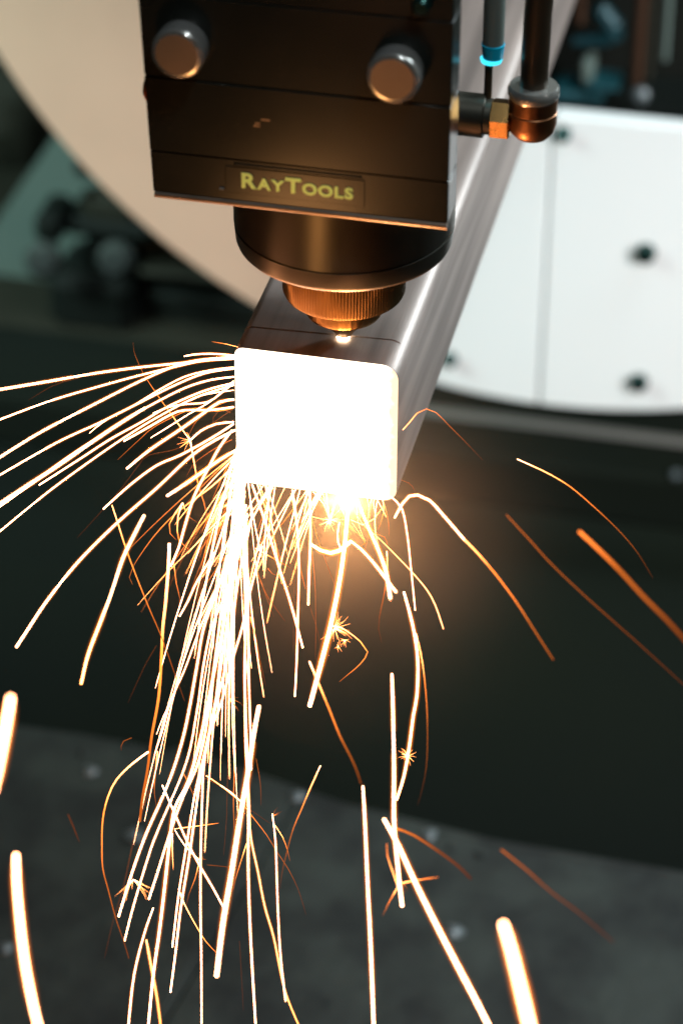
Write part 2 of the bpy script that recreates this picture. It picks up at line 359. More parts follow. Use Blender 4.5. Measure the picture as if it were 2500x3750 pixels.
# brownish sack shapes beyond the guard
for x, y, r, lb in ((20, 420, .35, 'mossy brown blurred bundle at the far left'), (75, 330, .22, 'lighter brown blurred bundle above the mossy one')):
    c = aty(x, y, 10.5); q = MB(); q.lathe((c.x, 10.5, c.z-r*1.3), (0, 0, 1), [(0, r*.7), (r*.5, r), (r*1.4, r*1.05), (r*2, r*.8), (r*2.5, r*.3)], 18, True, lambda i, k: 1+.1*math.sin(i*.9+k*2))
    q.build('bundle', 'olive', None, (c.x, 10.5, c.z-r*1.3), lb, 'bundle', 'bundles at the far left')

# ------------------------------------------------------------------ the square steel tube being cut
HT, HW = 0.5845, 0.3
def ring(y, o=0., R=(.035, .062, .05, .04), h=HW, inset=0.):
    """rounded rectangle at depth y; R = corner radii tl, tr, br, bl"""
    out = []; x0, x1, z0, z1 = -h+o, h-o, -HT+o, -o
    for (cx, cz, a0, r) in ((x1, z1, 0, R[1]), (x0, z1, 90, R[0]), (x0, z0, 180, R[3]), (x1, z0, 270, R[2])):
        r = max(r-o*.6, .008); sx = 1 if cx == x1 else -1; sz = 1 if cz == z1 else -1
        for k in range(9):
            a = math.radians(a0+90*k/8); out.append((cx-sx*r+r*math.cos(a), y, cz-sz*r+r*math.sin(a)))
    return out
tube = thing('square_steel_tube', (0, 0, -HT), 'long square steel tube being cut, its open end white hot', 'steel tube')
WALL = .035
b = MB(); ys = [0.0, .008, .16, .163, .169, .172, .5, 1.5, 3, 5, 8, 11]; oo = [.002, 0, 0, .004, .004, 0, 0, 0, 0, 0, 0, 0]
rows = [ring(y, o) for y, o in zip(ys, oo)]
base_ = ring(0, 0.)
for k in (3, 4): rows[k] = [p if (q_[2] > -.03 and q_[0] < .27) else (q_[0], p[1], q_[2]) for p, q_ in zip(rows[k], base_)]
n = len(rows[0]); V = [p for r_ in rows for p in r_]
def wav(p):   # the scribed cut line is not quite straight
    x, y, z = p
    return (x, y+(.012*math.sin(x*9+1)-(.012 if x < -.25 else 0) if .1 < y < .3 else 0), z)
V = [wav(p) for p in V]
Fc = [(k*n+i, k*n+(i+1) % n, (k+1)*n+(i+1) % n, (k+1)*n+i) for k in range(len(rows)-1) for i in range(n)]
mi = [1 if k == 3 and base_[i][2] > -.03 and base_[i][0] < .2 else 0 for k in range(len(rows)-1) for i in range(n)]
b.add(V, Fc, True); b.mi[-len(Fc):] = mi
b.build('tube_wall', ['tube', 'scale'], tube, (0, 0, -HT))
b = MB(); rows = [ring(0.0, WALL), ring(1.2, WALL)]; b.add(rows[0]+rows[1], [(i, i+n, (i+1) % n+n, (i+1) % n) for i in range(n)], True)
b.build('inner_wall', 'tube', tube, (0, 0, -HT))
b = MB(); ro, ri = ring(0.0, .002), ring(0.0, WALL)
rm = [(x, -.006-.004*math.sin(i*1.3), z) for i, (x, y, z) in enumerate(ring(0, WALL*.5))]
b.add(ro+rm+ri, [(i, (i+1) % n, (i+1) % n+n, i+n) for i in range(n)]+[(i+n, (i+1) % n+n, (i+1) % n+2*n, i+2*n) for i in range(n)], True)
b.build('molten_rim', 'rim', tube, (0, 0, -HT), 'white hot cut rim, yellower along its right wall')
# the incandescent vapour that fills the mouth of the tube
b = MB(); ri = ring(0.012, WALL+.001); G = 14
vs = ri+[(0, -.07, -HT/2)]; b.add(vs, [(i, (i+1) % n, n) for i in range(n)], True)
b.build('glowing_vapour', 'plasma', tube, (0, 0, -HT))

# ------------------------------------------------------------------ cutting head
HX0, HX1, HY0, HY1 = -.484, .512, -.30, .62
head = thing('laser_cutting_head', (.065, .15, 0), 'black laser cutting head with two steel knobs above the tube', 'cutting head')
hb = (.065, .15, 0)
zs = [.763, .915, 1.185, 1.478, 2.2]
MB().box((HX0+.012, HY0+.02, .765), (HX1-.012, HY0+.12, 2.2), 0).build('core_plate', 'groove', head, hb)
MB().box((-.30, HY0+.12, .78), (.36, HY1, 2.2), .01).build('rear_body', 'groove', head, hb)
nm = ['lower_block', 'front_plate', 'upper_block', 'top_block']
for i in range(4):
    g0 = .0012 if i else 0
    bk = MB().box((HX0, HY0 if i != 1 else HY0-.003, zs[i]+g0), (HX1, HY0+.14, zs[i+1]-.0012), .003)
    bk.v = [(x-(z-.763)*.035 if x < 0 else x, y, z) for x, y, z in bk.v]      # the left side leans out towards the top
    bk.build(nm[i], 'anodised', head, hb)
# bright bare lower edge
MB().box((HX0+.006, HY0+.006, .744), (HX1-.004, HY0+.14, .7625), .004).tube([(HX0+.004, HY0+.004, .751), (HX1-.002, HY0+.004, .751)], .0115, 16).build('bare_base_plate', 'burnished', head, hb)
# label recess: frame lines round the lettering
MB().box((-.235, HY0-.003, .792), (.235, HY0+.004, .890), .002).build('name_plate', 'anodised', head, hb)
MB().box((-.205, HY0-.006, .892), (.225, HY0+.004, .903), .003).build('plate_ridge', 'anodised', head, hb)
MB().box((-.255, HY0-.008, .800), (-.24, HY0+.002, .805), 0).build('paint_chip', 'pale', head, hb)
# engraved lettering, one letter per part
cur = -.182
for ch, size in (('R', .075), ('A', .055), ('Y', .055), ('T', .075), ('O', .055), ('O', .055), ('L', .055), ('S', .055)):
    cu = bpy.data.curves.new('letter', 'FONT'); cu.body = ch; cu.size = size*S; cu.extrude = .0015*S; cu.offset = .0022*S if size < .07 else .0026*S
    tmp = bpy.data.objects.new('letter', cu); C.objects.link(tmp)
    bpy.context.view_layer.update()
    me = bpy.data.meshes.new_from_object(tmp); wdt = max(v.co.x for v in me.vertices)/S
    C.objects.unlink(tmp); bpy.data.objects.remove(tmp)
    me.name = 'letter'; me.materials.clear(); me.materials.append(M['lettering'])
    k = 1.10
    for v in me.vertices: v.co = Vector((v.co.x*k, -v.co.z, v.co.y))
    o = bpy.data.objects.new('letter', me); C.objects.link(o); o.parent = head
    o.location = Vector((cur-hb[0], HY0-.0055-hb[1], .818-hb[2]))*S
    cur += wdt*k+.004
# knobs
def knob(c, r, L):
    q = MB(); q.lathe(c, (0, -1, 0), [(0, r*.97), (L*.15, r), (L*.8, r), (L*.9, r*.985), (L*.97, r*.93), (L, r*.84)], 48)
    k = q.build('knob', 'steel_knob', head, c)
    q = MB(); cc = (c[0], c[1]-L+.003, c[2]); q.lathe(cc, (0, -1, 0), [(0, r*.80), (.004, r*.79)], 40); q.build('knob_face', 'copperish', k, cc)
    k2 = [x for x in k.children][0]; k2.location = Vector((0, -L+.003, 0))*S
    return k
for kx, ky in ((646, 200), (1436, 290)):
    kc = aty(kx, ky, HY0-.083); knob((kc.x, HY0-.003, kc.z), .088, .08)
q = MB(); q.lathe((.415, HY0-.003, 1.535), (0, -1, 0), [(0, .03), (.03, .03), (.04, .02)], 20); q.build('screw', 'bolt', head, (.415, HY0, 1.535))
# side button at the left
q = MB(); q.lathe((HX0+.01, -.12, 1.115), (-1, 0, 0), [(0, .062), (.04, .062), (.055, .05), (.06, .03)], 28); q.build('side_cap', 'dark', head, (HX0, -.12, 1.115))
q = MB(); q.lathe((HX0+.01, -.16, 1.07), (-1, 0, 0), [(0, .045), (.055, .045), (.066, .03)], 24); q.build('side_button', 'orange', head, (HX0, -.16, 1.07))
# scuff marks on the front plate
for x, z, l, a in ((-.11, 1.07, .03, .2), (-.135, 1.045, .02, .0), (-.13, 1.055, .016, .1)):
    MB().box((x, HY0-.0045, z), (x+l, HY0-.001, z+.005), 0).build('scratch', 'burnished', head, hb)

NX, NY = .068, .15
R = .385
q = MB(); q.lathe((NX, NY, .76), (0, 0, -1), [(0, R), (.24, R), (.270, R), (.272, R-.006), (.278, R-.006), (.280, R-.001), (.335, R-.006), (.345, R-.010)], 96)
sl = q.build('nozzle_sleeve', 'gunmetal', head, hb)
q = MB(); q.lathe((NX, NY, .418), (0, 0, -1), [(0, R-.010), (.006, R-.011), (.014, R-.018), (.016, R-.06)], 96); q.build('sleeve_rim', 'burnished', head, hb)
q = MB(); q.lathe((NX, NY, .405), (0, 0, -1), [(0, .215), (.06, .216)], 96); q.build('sensor_ring', 'copper', head, hb)
kn = MB(); kn.lathe((NX, NY, .345), (0, 0, -1), [(0, .214), (.005, .218), (.135, .218), (.150, .212), (.156, .203)], 480, True, lambda i, k: (1.0 if (i % 4) < 2 else .991) if 0 < k < 3 else 1)
for i_ in range(len(kn.sm)): kn.sm[i_] = False
kn.build('knurled_ring', 'copper', head, hb)
q = MB(); q.lathe((NX, NY, .190), (0, 0, -1), [(0, .19), (.010, .15), (.03, .138), (.07, .140), (.082, .134), (.088, .12)], 120, True, lambda i, k: (1 if i % 3 else .985) if 2 <= k <= 3 else 1); q.build('nozzle_holder', 'copper', head, hb)
q = MB(); q.lathe((NX, NY, .104), (0, 0, -1), [(0, .09), (.03, .078), (.075, .038), (.088, .032), (.092, .018)], 48); q.build('nozzle_tip', 'copper', head, hb)
# molten flash right under the nozzle tip
q = MB(); q.lathe((NX, NY-.01, .014), (0, 0, -1), [(0, .008), (.002, .018), (.006, .024), (.010, .020), (.0115, .006)], 20, True, lambda i, k: 1+.1*math.sin(i*2.1)); q.build('piercing_flash', 'plasma', None, (NX, NY, .004), 'small white hot flash between the nozzle tip and the tube', 'flash')

# ------------------------------------------------------------------ gas fitting on the right of the head
fit = thing('elbow_fitting', (.60, .2, .9), 'brass elbow gas fitting with steel ring screwed into the right side of the head', 'pipe fitting')
fl = (.60, .2, .9)
q = MB(); q.lathe((.34, .2, .908), (1, 0, 0), [(0, .075), (.20, .075), (.205, .062), (.225, .062)], 32); q.build('boss', 'gunmetal', fit, fl)
q = MB(); q.lathe((HX1+.050, .2, .905), (1, 0, 0), [(0, .062), (.006, .070), (.065, .070), (.071, .062)], 6, False); q.build('hex_nut', 'brass', fit, fl)
q = MB(); q.lathe((HX1+.12, .2, .903), (1, 0, 0), [(0, .04), (.06, .04)], 24); q.build('neck', 'brass', fit, fl)
EX = .703
q = MB(); pp = [(HX1+.185, .2, .90), (EX-.015, .2, .895), (EX, .2, .905), (EX, .2, .95), (EX, .2, 1.0)]
q.lathe((EX, .2, .845), (0, 0, 1), [(0, .03), (.008, .055), (.03, .075), (.06, .082), (.10, .082), (.104, .079), (.108, .082), (.155, .082)], 40); q.build('elbow_body', 'brass_dark', fit, fl)
q = MB(); q.lathe((EX, .2, 1.0), (0, 0, 1), [(0, .082), (.012, .087), (.03, .087), (.042, .080), (.042, .058)], 40); q.build('release_ring', 'hose_steel', fit, fl)
hs = MB(); hs.tube([(EX, .2, 1.0), (EX, .2, 1.12), (EX+.002, .2, 1.3), (EX+.014, .2, 1.5), (EX+.04, .2, 1.8), (EX+.08, .2, 2.2)], .047, 28)
hs.build('gas_hose', 'black_hose', None, (EX, .2, 1.0), 'glossy black gas hose plugged into the elbow fitting', 'hose')
# thin sensor rod with a blue lit collar
rod = thing('sensor_rod', (.535, .26, .98), 'thin dark rod with a glowing blue collar beside the head', 'sensor')
rx, ry = .545, .22
q = MB(); q.lathe((rx, ry, .93), (0, 0, 1), [(0, .014), (.17, .014)], 16); q.build('rod', 'black_hose', rod, (rx, ry, .93))
q = MB(); q.lathe((rx+.008, ry, 1.094), (0, 0, 1), [(0, .018), (.008, .034), (.02, .038), (.024, .034)], 28); q.build('blue_light_ring', 'led', rod, (rx, ry, 1.094))
q = MB(); q.lathe((rx+.012, ry, 1.118), (0, 0, 1), [(0, .034), (.05, .040), (.052, .03)], 28); q.build('blue_collar', 'cyan', rod, (rx, ry, 1.118))
q = MB(); q.lathe((rx+.012, ry, 1.17), (0, 0, 1), [(0, .036), (.9, .036)], 28); q.build('grey_sleeve', 'smoke_grey', rod, (rx, ry, 1.17))

#SPARKS#
# ------------------------------------------------------------------ sparks
# Each spark's path: points measured on the photograph, laid into the room between two distances (y, in dm: 0 is the
# tube's mouth, negative towards the viewer), so that each spark is a curve in space with its own depth.
CROP = {'a': (0, 1150, 1.742), 'b': (500, 1200, 3.136), 'c': (500, 1700, 3.136), 'd': (850, 1700, 3.136), 'e': (1200, 1700, 3.136),
        'g': (700, 1750, 1.568), 'h': (0, 2300, 1.568), 'i': (900, 2300, 1.568), 'j': (550, 2300, 3.136), 'k': (400, 2850, 3.136),
        'l': (1600, 1700, 1.1478), 'm': (1500, 700, 1.568), 'p': (0, 0, 1)}
def smooth(P, step):
    """Catmull-Rom through P (2D), about one point per step px"""
    out = []
    for i in range(len(P)-1):
        p0 = P[max(i-1, 0)]; p1 = P[i]; p2 = P[i+1]; p3 = P[min(i+2, len(P)-1)]
        n = max(1, int(math.dist(p1, p2)/step))
        for k in range(n):
            t = k/n
            out.append(tuple(.5*(2*p1[j]+(p2[j]-p0[j])*t+(2*p0[j]-5*p1[j]+4*p2[j]-p3[j])*t*t+(3*p1[j]-p0[j]-3*p2[j]+p3[j])*t**3) for j in (0, 1)))
    out.append(P[-1]); return out
def fil(mb, heat, P, w, h0, h1, ya, yb, taper=(.8, .8), sides=6, wf=None):
    pp = smooth(P, 26); N = len(pp)-1; pts = []; rad = []
    for i, (x, y) in enumerate(pp):
        t = i/N; q = aty(x, y, ya+(yb-ya)*t); d = (q-CP).dot(fw)
        ww = w[0]+(w[1]-w[0])*t if isinstance(w, tuple) else w
        f = 1
        if t < .12 and taper[0] < 1: f = taper[0]+(1-taper[0])*math.sqrt(t/.12)
        if t > .75 and taper[1] < 1: f = taper[1]+(1-taper[1])*math.sqrt((1-t)/.25)
        pts.append(q); rad.append(max(ww*f*.5*(wf or (.53 if ww > 14 else .54))*d/F, .0002))
        heat += [h0+(h1-h0)*t]*sides
    mb.tube(pts, rad, sides)
    return pts
nsp = [0]
def spark(crop, P, w, h, y, label, group, taper=(.8, .8)):
    ox, oy, s = CROP[crop]; P = [(ox+a/s, oy+b_/s) for a, b_ in P]
    mb = MB(); ht = []; wm = max(w) if isinstance(w, tuple) else w
    fil(mb, ht, P, w, h[0], h[1], y[0], y[1], taper, 8 if wm > 14 else 5)
    nsp[0] += 1; o = mb.build('spark', 'spark', None, mb.v[0], label, 'spark', group, heat=ht)
    if wm >= 7 and min(h) > .6:      # emissive sheaths added to draw a bloom halo round the thicker sparks
        for k, add, gm in (((1.6, 7, 'gas'), (2.2, 16, 'halo_outer')) if wm > 14 else ((1.9, 9, 'halo_thin'),)):
            sh = MB(); fil(sh, [], P, tuple(v*k+add for v in w) if isinstance(w, tuple) else w*k+add, 1, 1, y[0], y[1], (.25, .3), 10, wf=.56)
            sh.build('spark_halo', gm, o, mb.v[0])
    return o

G1 = 'sparks fanning out to the left of the tube'
G2 = 'sparks pouring down in the dense stream'
G3 = 'sparks dropping from the lower edge of the tube'
G4 = 'sparks flying to the right'
G5 = 'fat blurred sparks close to the viewer'
G6 = 'thin stray sparks'
W, O = (1., 1.), (.95, .3)
HAND = [
 # left fan, from the top
 ('a', [(1490, 262), (1340, 252), (1230, 258), (1175, 268)], 8, W, (0, -.1), 'short topmost spark leaving the upper left corner of the white tube mouth', G1),
 ('a', [(1490, 285), (1300, 295), (1150, 312), (880, 340), (600, 378), (300, 430), (-60, 490)], 10, W, (0, -.8), 'uppermost long spark crossing the left border of the photo', G1),
 ('a', [(1490, 285), (1300, 297), (1160, 325), (900, 388), (600, 470), (300, 560), (-60, 695)], 9, W, (0, -.5), 'second long spark from the top crossing the left border', G1),
 ('a', [(1490, 272), (1200, 305), (930, 410), (600, 575), (300, 730), (130, 830), (-60, 950)], 10, W, (0, -.9), 'third long spark from the top crossing the left border', G1),
 ('a', [(1490, 338), (1340, 358), (1180, 398), (1020, 480), (840, 590), (700, 660), (610, 725), (570, 760)], 7, W, (0, -.3), 'spark of the left fan ending in a hooked tip just above its long neighbours', G1),
 ('a', [(1490, 347), (1300, 378), (1100, 460), (900, 560), (640, 690), (400, 800), (200, 910), (-60, 1060)], 9, W, (0, -.7), 'fourth long spark from the top crossing the left border', G1),
 ('a', [(1490, 400), (1340, 420), (1180, 470), (1000, 560), (800, 672), (640, 775), (400, 935), (200, 1085), (-60, 1270)], 9, W, (0, -.6), 'fifth long spark from the top crossing the left border', G1),
 ('a', [(925, 598), (760, 700), (560, 835), (380, 960), (150, 1110), (-60, 1250)], 13, W, (-.5, -1.2), 'thick blunt ended spark lying over the fifth long spark of the left fan', G1),
 ('a', [(1490, 438), (1300, 490), (1080, 585), (900, 690), (700, 800), (500, 930), (250, 1090)], 9, W, (0, -.5), 'left fan spark ending in the dark between its two longest lower neighbours', G1),
 ('a', [(1490, 452), (1250, 530), (1000, 660), (820, 770), (600, 920), (300, 1140), (-60, 1435)], 8, W, (0, -.8), 'lowest long spark crossing the left border', G1),
 ('a', [(1490, 485), (1380, 500), (1280, 520), (1212, 553)], 5, W, (0, -.1), 'short spark in the upper fan ending left of the tube between curved neighbours', G1),
 ('a', [(1490, 425), (1410, 500), (1330, 565), (1200, 640), (1090, 710), (960, 790)], 6, W, (0, -.2), 'steeper spark cutting across the upper left fan', G1),
 ('a', [(1490, 440), (1400, 512), (1320, 562), (1180, 575), (1080, 592), (975, 632)], 7, W, (-.02, -.2), 'wavy short spark with a flat middle in the left fan', G1),
 ('a', [(1490, 545), (1400, 560), (1300, 630), (1150, 735), (950, 870), (810, 985)], 13, W, (0, -.5), 'thick spark of the left fan with a blunt round end in the dark', G1),
 ('a', [(1490, 592), (1340, 612), (1180, 612), (1090, 640), (950, 720), (790, 810)], 10, W, (0, -.3), 'spark of the left fan that runs flat then bends down to a blunt end', G1),
 ('a', [(1490, 600), (1380, 620), (1240, 600), (1000, 710), (900, 790), (750, 930)], 3, (.8, .45), (0, -.3), 'thin yellowish spark ending above the thick blunt spark of the left fan', G1),
 ('a', [(1490, 688), (1380, 700), (1280, 745), (1213, 806)], 9, W, (0, -.15), 'curved spark running from the tube to the little star burst', G1),
 ('a', [(1213, 806), (1100, 650), (1000, 510), (910, 370), (855, 240), (848, 180)], (7, 2), (1, .3), (-.15, -.3), 'straight spark climbing up left from the star burst across the fan', G1),
 ('a', [(1213, 806), (1235, 930), (1265, 1090), (1300, 1200), (1317, 1290), (1312, 1350)], (9, 2.5), (1, .5), (-.15, -.2), 'spark dropping down from the star burst', G1),
 ('a', [(1490, 700), (1350, 790), (1150, 900), (1000, 965), (830, 1090), (660, 1243)], 10, W, (0, -.5), 'lower left spark ending beside the start of a thin falling one', G1),
 ('a', [(1500, 740), (1380, 800), (1220, 905), (1000, 1110), (750, 1330), (500, 1580), (300, 1830), (180, 2010), (105, 2125)], 12, W, (0, -1.3), 'longest lower left spark sweeping down to a blunt end near the left border', G1),
 ('a', [(1500, 870), (1400, 930), (1300, 1000), (1180, 1085), (1068, 1158)], 14, W, (0, -.8), 'short fat spark with an orange edge pointing down left from the tube', G1),
 ('a', [(1480, 742), (1400, 850), (1320, 1000), (1240, 1160), (1180, 1350), (1140, 1490), (1090, 1608)], 12, W, (0, -.5), 'steep thick spark ending beside the upper end of the upright orange edged spark', G1),
 ('a', [(1500, 960), (1350, 1100), (1200, 1210), (1080, 1310), (980, 1420), (900, 1530), (850, 1610), (825, 1680), (845, 1725)], (8, 2), (1, .5), (0, -.5), 'long curved spark with a thin hooked tip at the left', G1),
 ('a', [(1480, 610), (1350, 700), (1150, 850), (950, 900), (880, 970), (760, 1130), (600, 1310), (490, 1430)], 2, (.45, .1), (-.1, -.3), 'hair thin orange spark slanting behind the lower left fan', G6),
 ('a', [(1370, 1520), (1260, 1700), (1200, 1830), (1145, 1930)], 9, W, (-.3, -.5), 'spark ending bluntly left of the dense stream in the middle of the photo', G2),
 ('a', [(1165, 1205), (1120, 1265), (1080, 1340), (1085, 1400), (1125, 1442)], (7, 3), (1, .5), (-.3, -.4), 'left leg of the looped spark beside the stream', G6),
 ('a', [(1160, 1210), (1135, 1290), (1130, 1380), (1140, 1440), (1215, 1512)], (8, 3), (1, .5), (-.3, -.45), 'right leg of the looped spark beside the stream', G6),
 ('a', [(1165, 1205), (1200, 1290), (1262, 1332)], (7, 2), (1, .4), (-.3, -.35), 'short tail curling right from the looped spark', G6),
 ('a', [(1105, 1560), (1125, 1720), (1148, 1820), (1140, 1880)], (5, 3), (.9, .4), (-.3, -.4), 'thin spark right of the upright orange edged one', G6),
 ('a', [(1350, 175), (1440, 190), (1520, 210)], 3, (.5, .95), (.05, 0), 'tiny spark flicking left off the top corner of the tube', G6),
 ('a', [(590, 380), (450, 420), (330, 460), (180, 550)], 2, (.5, .05), (-.4, -.5), 'faint branch under the uppermost long spark', G6),
 ('a', [(1440, 560), (1330, 610), (1240, 700), (1205, 770)], 2.5, (.7, .5), (0, -.1), 'thin yellow curl above the little star burst', G6),
 ('a', [(1470, 630), (1410, 600), (1360, 660), (1357, 715)], 2, (.5, .3), (0, -.05), 'tiny orange hook beside the left wall of the tube', G6),
 ('a', [(1480, 800), (1350, 870), (1230, 960), (1190, 1035)], 2.5, (.7, .4), (0, -.1), 'thin curl ending above the short fat spark', G6),
 # coloured and fat ones at the left
 ('p', [(528, 1887), (488, 1965), (448, 2050), (405, 2180), (367, 2280), (322, 2400), (297, 2505)], 15, (.99, .93), (-.9, -1.3), 'orange edged spark standing alone slanted in the left half', G5),
 ('p', [(620, 1990), (617, 2070), (606, 2210), (596, 2300), (590, 2430), (580, 2560), (555, 2700), (540, 2820), (522, 2920), (512, 3010)], (18, 17), (1., .35), (-.7, -1.1), 'long upright spark left of the stream cooling from white to orange', G5),
 ('p', [(410, 1850), (425, 1895), (460, 2005), (500, 2113), (545, 2225), (590, 2330), (637, 2460), (676, 2568)], (7, 6), (.92, .15), (-.6, -1.), 'thin spark crossing the upright one and fading to dull orange', G6),
 ('h', [(62, 400), (42, 520), (18, 650), (-10, 790), (-50, 960)], 40, (1, 1), (-2.6, -3.0), 'very fat blurred spark at the left border halfway down', G5),
 ('h', [(92, 1305), (95, 1450), (110, 1640), (140, 1900), (180, 2120), (222, 2300)], 33, (1, 1), (-2.5, -3.0), 'very fat blurred spark in the lower left corner', G5),
 ('h', [(852, 712), (760, 780), (670, 870), (620, 970), (590, 1100), (585, 1250), (590, 1380), (620, 1500), (665, 1670), (710, 1800), (740, 1900)], (10, 5), (1., .2), (-1.1, -1.6), 'spark bent like a bow at the left of the stream above the tray', G6),
 ('h', [(755, 632), (710, 650), (695, 680), (697, 705)], 4, (.45, .2), (-.7, -.8), 'tiny orange hook above the bow shaped spark', G6),
 ('h', [(390, 1070), (420, 1140), (455, 1230)], 6, (.2, .05), (-.5, -.7), 'short faint dark red spark over the left of the tray', G6),
 ('h', [(905, 710), (890, 850), (886, 950), (898, 1030)], (7, 3), (.95, .35), (-.7, -.9), 'short spark beside the lower end of the upright orange one', G6),
 ('h', [(905, 715), (870, 900), (840, 980), (770, 1210), (710, 1480), (650, 1680), (600, 1900)], 2.5, (.5, .12), (-.5, -.9), 'hair thin orange spark slanting down to the bow shaped one', G6),
 # the stream in its lower part
 ('p', [(845, 1960), (790, 2100), (714, 2300), (664, 2447), (630, 2560), (600, 2620), (573, 2690)], 5, W, (-.2, -.9), 'outermost left spark of the dense stream', G2),
 ('p', [(880, 1940), (820, 2090), (733, 2300), (676, 2453), (625, 2568), (593, 2683), (566, 2762)], 7, W, (-.2, -.9), 'second spark from the left edge of the dense stream', G2),
 ('p', [(880, 1900), (800, 2150), (746, 2300), (720, 2447), (695, 2587), (672, 2695), (638, 2810), (593, 2925), (536, 3053), (485, 3193), (434, 3359)], 12, W, (-.2, -1.), 'stream spark passing through the lower star burst to a cut off end', G2),
 ('p', [(900, 1950), (830, 2160), (775, 2300), (746, 2430), (721, 2606), (680, 2800), (574, 3052), (536, 3161), (485, 3333), (456, 3448)], 8, W, (-.2, -1.), 'stream spark ending a little below the lower star burst', G2),
 ('p', [(905, 1900), (840, 2130), (803, 2300), (778, 2491), (752, 2683), (720, 2810), (663, 2938), (612, 3084), (574, 3206), (545, 3295)], 9, W, (-.2, -.8), 'stream spark ending above the short pale spark at the lower left', G2),
 ('p', [(900, 1850), (850, 2080), (816, 2300), (780, 2480), (735, 2700), (690, 2860), (640, 2960), (621, 3084), (602, 3257), (583, 3416), (561, 3575), (540, 3790)], 15, W, (-.2, -1.6), 'thickest stream spark running out of the bottom of the photo', G2),
 ('p', [(905, 1880), (860, 2100), (829, 2300), (797, 2523), (752, 2746), (714, 2906), (688, 3065), (657, 3257), (641, 3384), (631, 3470)], 9, W, (-.2, -1.1), 'stream spark with a cut off end left of the long fat one', G2),
 ('p', [(925, 1880), (875, 2110), (848, 2300), (822, 2459), (778, 2632), (740, 2810), (714, 2989), (689, 3161), (663, 3320), (644, 3480), (624, 3636)], 11, W, (-.3, -1.3), 'longest stream spark with a blunt end near the bottom', G2),
 ('p', [(960, 2000), (920, 2150), (886, 2300), (854, 2408), (810, 2574), (765, 2695), (746, 2810), (740, 2938), (735, 3130), (734, 3320), (737, 3512), (738, 3790)], 8, W, (-.1, -1.2), 'straight upright stream spark running out of the bottom', G2),
 ('p', [(893, 1850), (897, 2080), (899, 2300), (896, 2459), (899, 2619), (906, 2810), (909, 3002), (909, 3193), (915, 3384), (925, 3576), (938, 3790)], 11, W, (-.1, -1.2), 'right hand long upright spark running out of the bottom', G2),
 ('p', [(900, 1900), (905, 2100), (909, 2300), (911, 2491), (917, 2683), (920, 2820)], 9, W, (-.1, -.7), 'upright spark hidden behind the top of the fat slanting spark', G2),
 ('p', [(896, 2580), (899, 2746), (912, 2938), (918, 3065), (944, 3193), (969, 3320), (1002, 3435), (1034, 3595), (1060, 3678), (1095, 3760)], 8, (1, .8), (-.8, -1.6), 'spark leaning right out of the lower part of the stream', G2),
 ('p', [(948, 2587), (928, 2695), (906, 2842), (880, 2989), (848, 3193), (816, 3384), (793, 3576)], (20, 24), (1, 1), (-1.2, -1.9), 'fat slanting spark with an orange glow right of the stream', G5),
 ('h', [(932, 905), (1000, 1060), (1080, 1240), (1160, 1390), (1220, 1490), (1290, 1620)], 9, W, (-.9, -1.3), 'spark crossing the lower stream from upper left to lower right', G6),
 ('p', [(755, 2842), (807, 2877), (880, 2938), (922, 2989), (976, 3059), (1015, 3123), (1053, 3180), (1091, 3257), (1120, 3350)], (6, 3), (.95, .1), (-.8, -1.3), 'thin spark bending out to the right from the stream and fading', G6),
 ('h', [(1265, 905), (1330, 950), (1385, 1003)], 8, W, (-.8, -.9), 'short bright spark just left of the fat slanting one', G6),
 ('h', [(1180, 865), (1300, 930), (1430, 1040), (1560, 1130)], 2.5, (.5, .1), (-.7, -.9), 'faint thin spark parallel to the one bending out to the right', G6),
 ('h', [(1000, 1155), (1120, 1140), (1255, 1122)], 4, (.95, .7), (-.9, -.9), 'nearly level thin spark shooting right from the lower stream', G6),
 ('h', [(1045, 820), (1085, 900), (1130, 1010)], 4, (.8, .3), (-.7, -.8), 'short thin spark slanting across the stream above the level one', G6),
 ('h', [(1003, 1160), (1060, 1250), (1150, 1340)], 5, W, (-.9, -1.), 'short bright branch dropping right from the level spark', G6),
 ('h', [(990, 1180), (990, 1280), (994, 1388)], (6, 3), (1, .8), (-.9, -1.), 'short upright needle under the level spark', G6),
 ('h', [(880, 1610), (840, 1720), (790, 1900), (760, 2060), (735, 2310)], 9, W, (-1.3, -1.8), 'pale spark starting low at the left and leaving at the bottom', G2),
 ('h', [(840, 1795), (870, 1960), (900, 2120), (925, 2310)], 9, (.9, .8), (-1.6, -1.9), 'orange edged spark crossing the thickest stream spark at the bottom', G2),
 ('h', [(1025, 1500), (1060, 1590), (1130, 1720), (1180, 1800), (1245, 1870)], (6, 4), (1, .7), (-1., -1.3), 'thin spark reaching from the stream to the fat slanting one near the bottom', G6),
 ('h', [(1415, 1240), (1380, 1350), (1350, 1450), (1338, 1510)], (6, 3), (.9, .4), (-.9, -1.), 'thin golden spark between the fat slanting one and its neighbour', G6),
 ('h', [(1140, 1360), (1120, 1440), (1085, 1530), (1070, 1590)], (5, 2), (.9, .35), (-.9, -1.), 'thin tail hanging from the crossing of two sparks in the lower stream', G6),
 ('h', [(1345, 640), (1346, 800), (1340, 1000), (1345, 1170)], 4, (.85, .4), (-.6, -.9), 'thin upright orange spark between the stream and the fat slanting one', G6),
 ('h', [(1315, 610), (1305, 900), (1300, 1100), (1283, 1310)], 2, (.4, .15), (-.6, -.9), 'hair thin spark left of the thin upright orange one', G6),
 ('h', [(1470, 750), (1495, 900), (1498, 1020)], 3, (.5, .2), (-.6, -.8), 'short faint spark right of the fat slanting one', G6),
 ('h', [(1190, 1362), (1290, 1372), (1395, 1387)], 4, (.35, .1), (-.9, -.9), 'short faint level spark at the foot of the stream', G6),
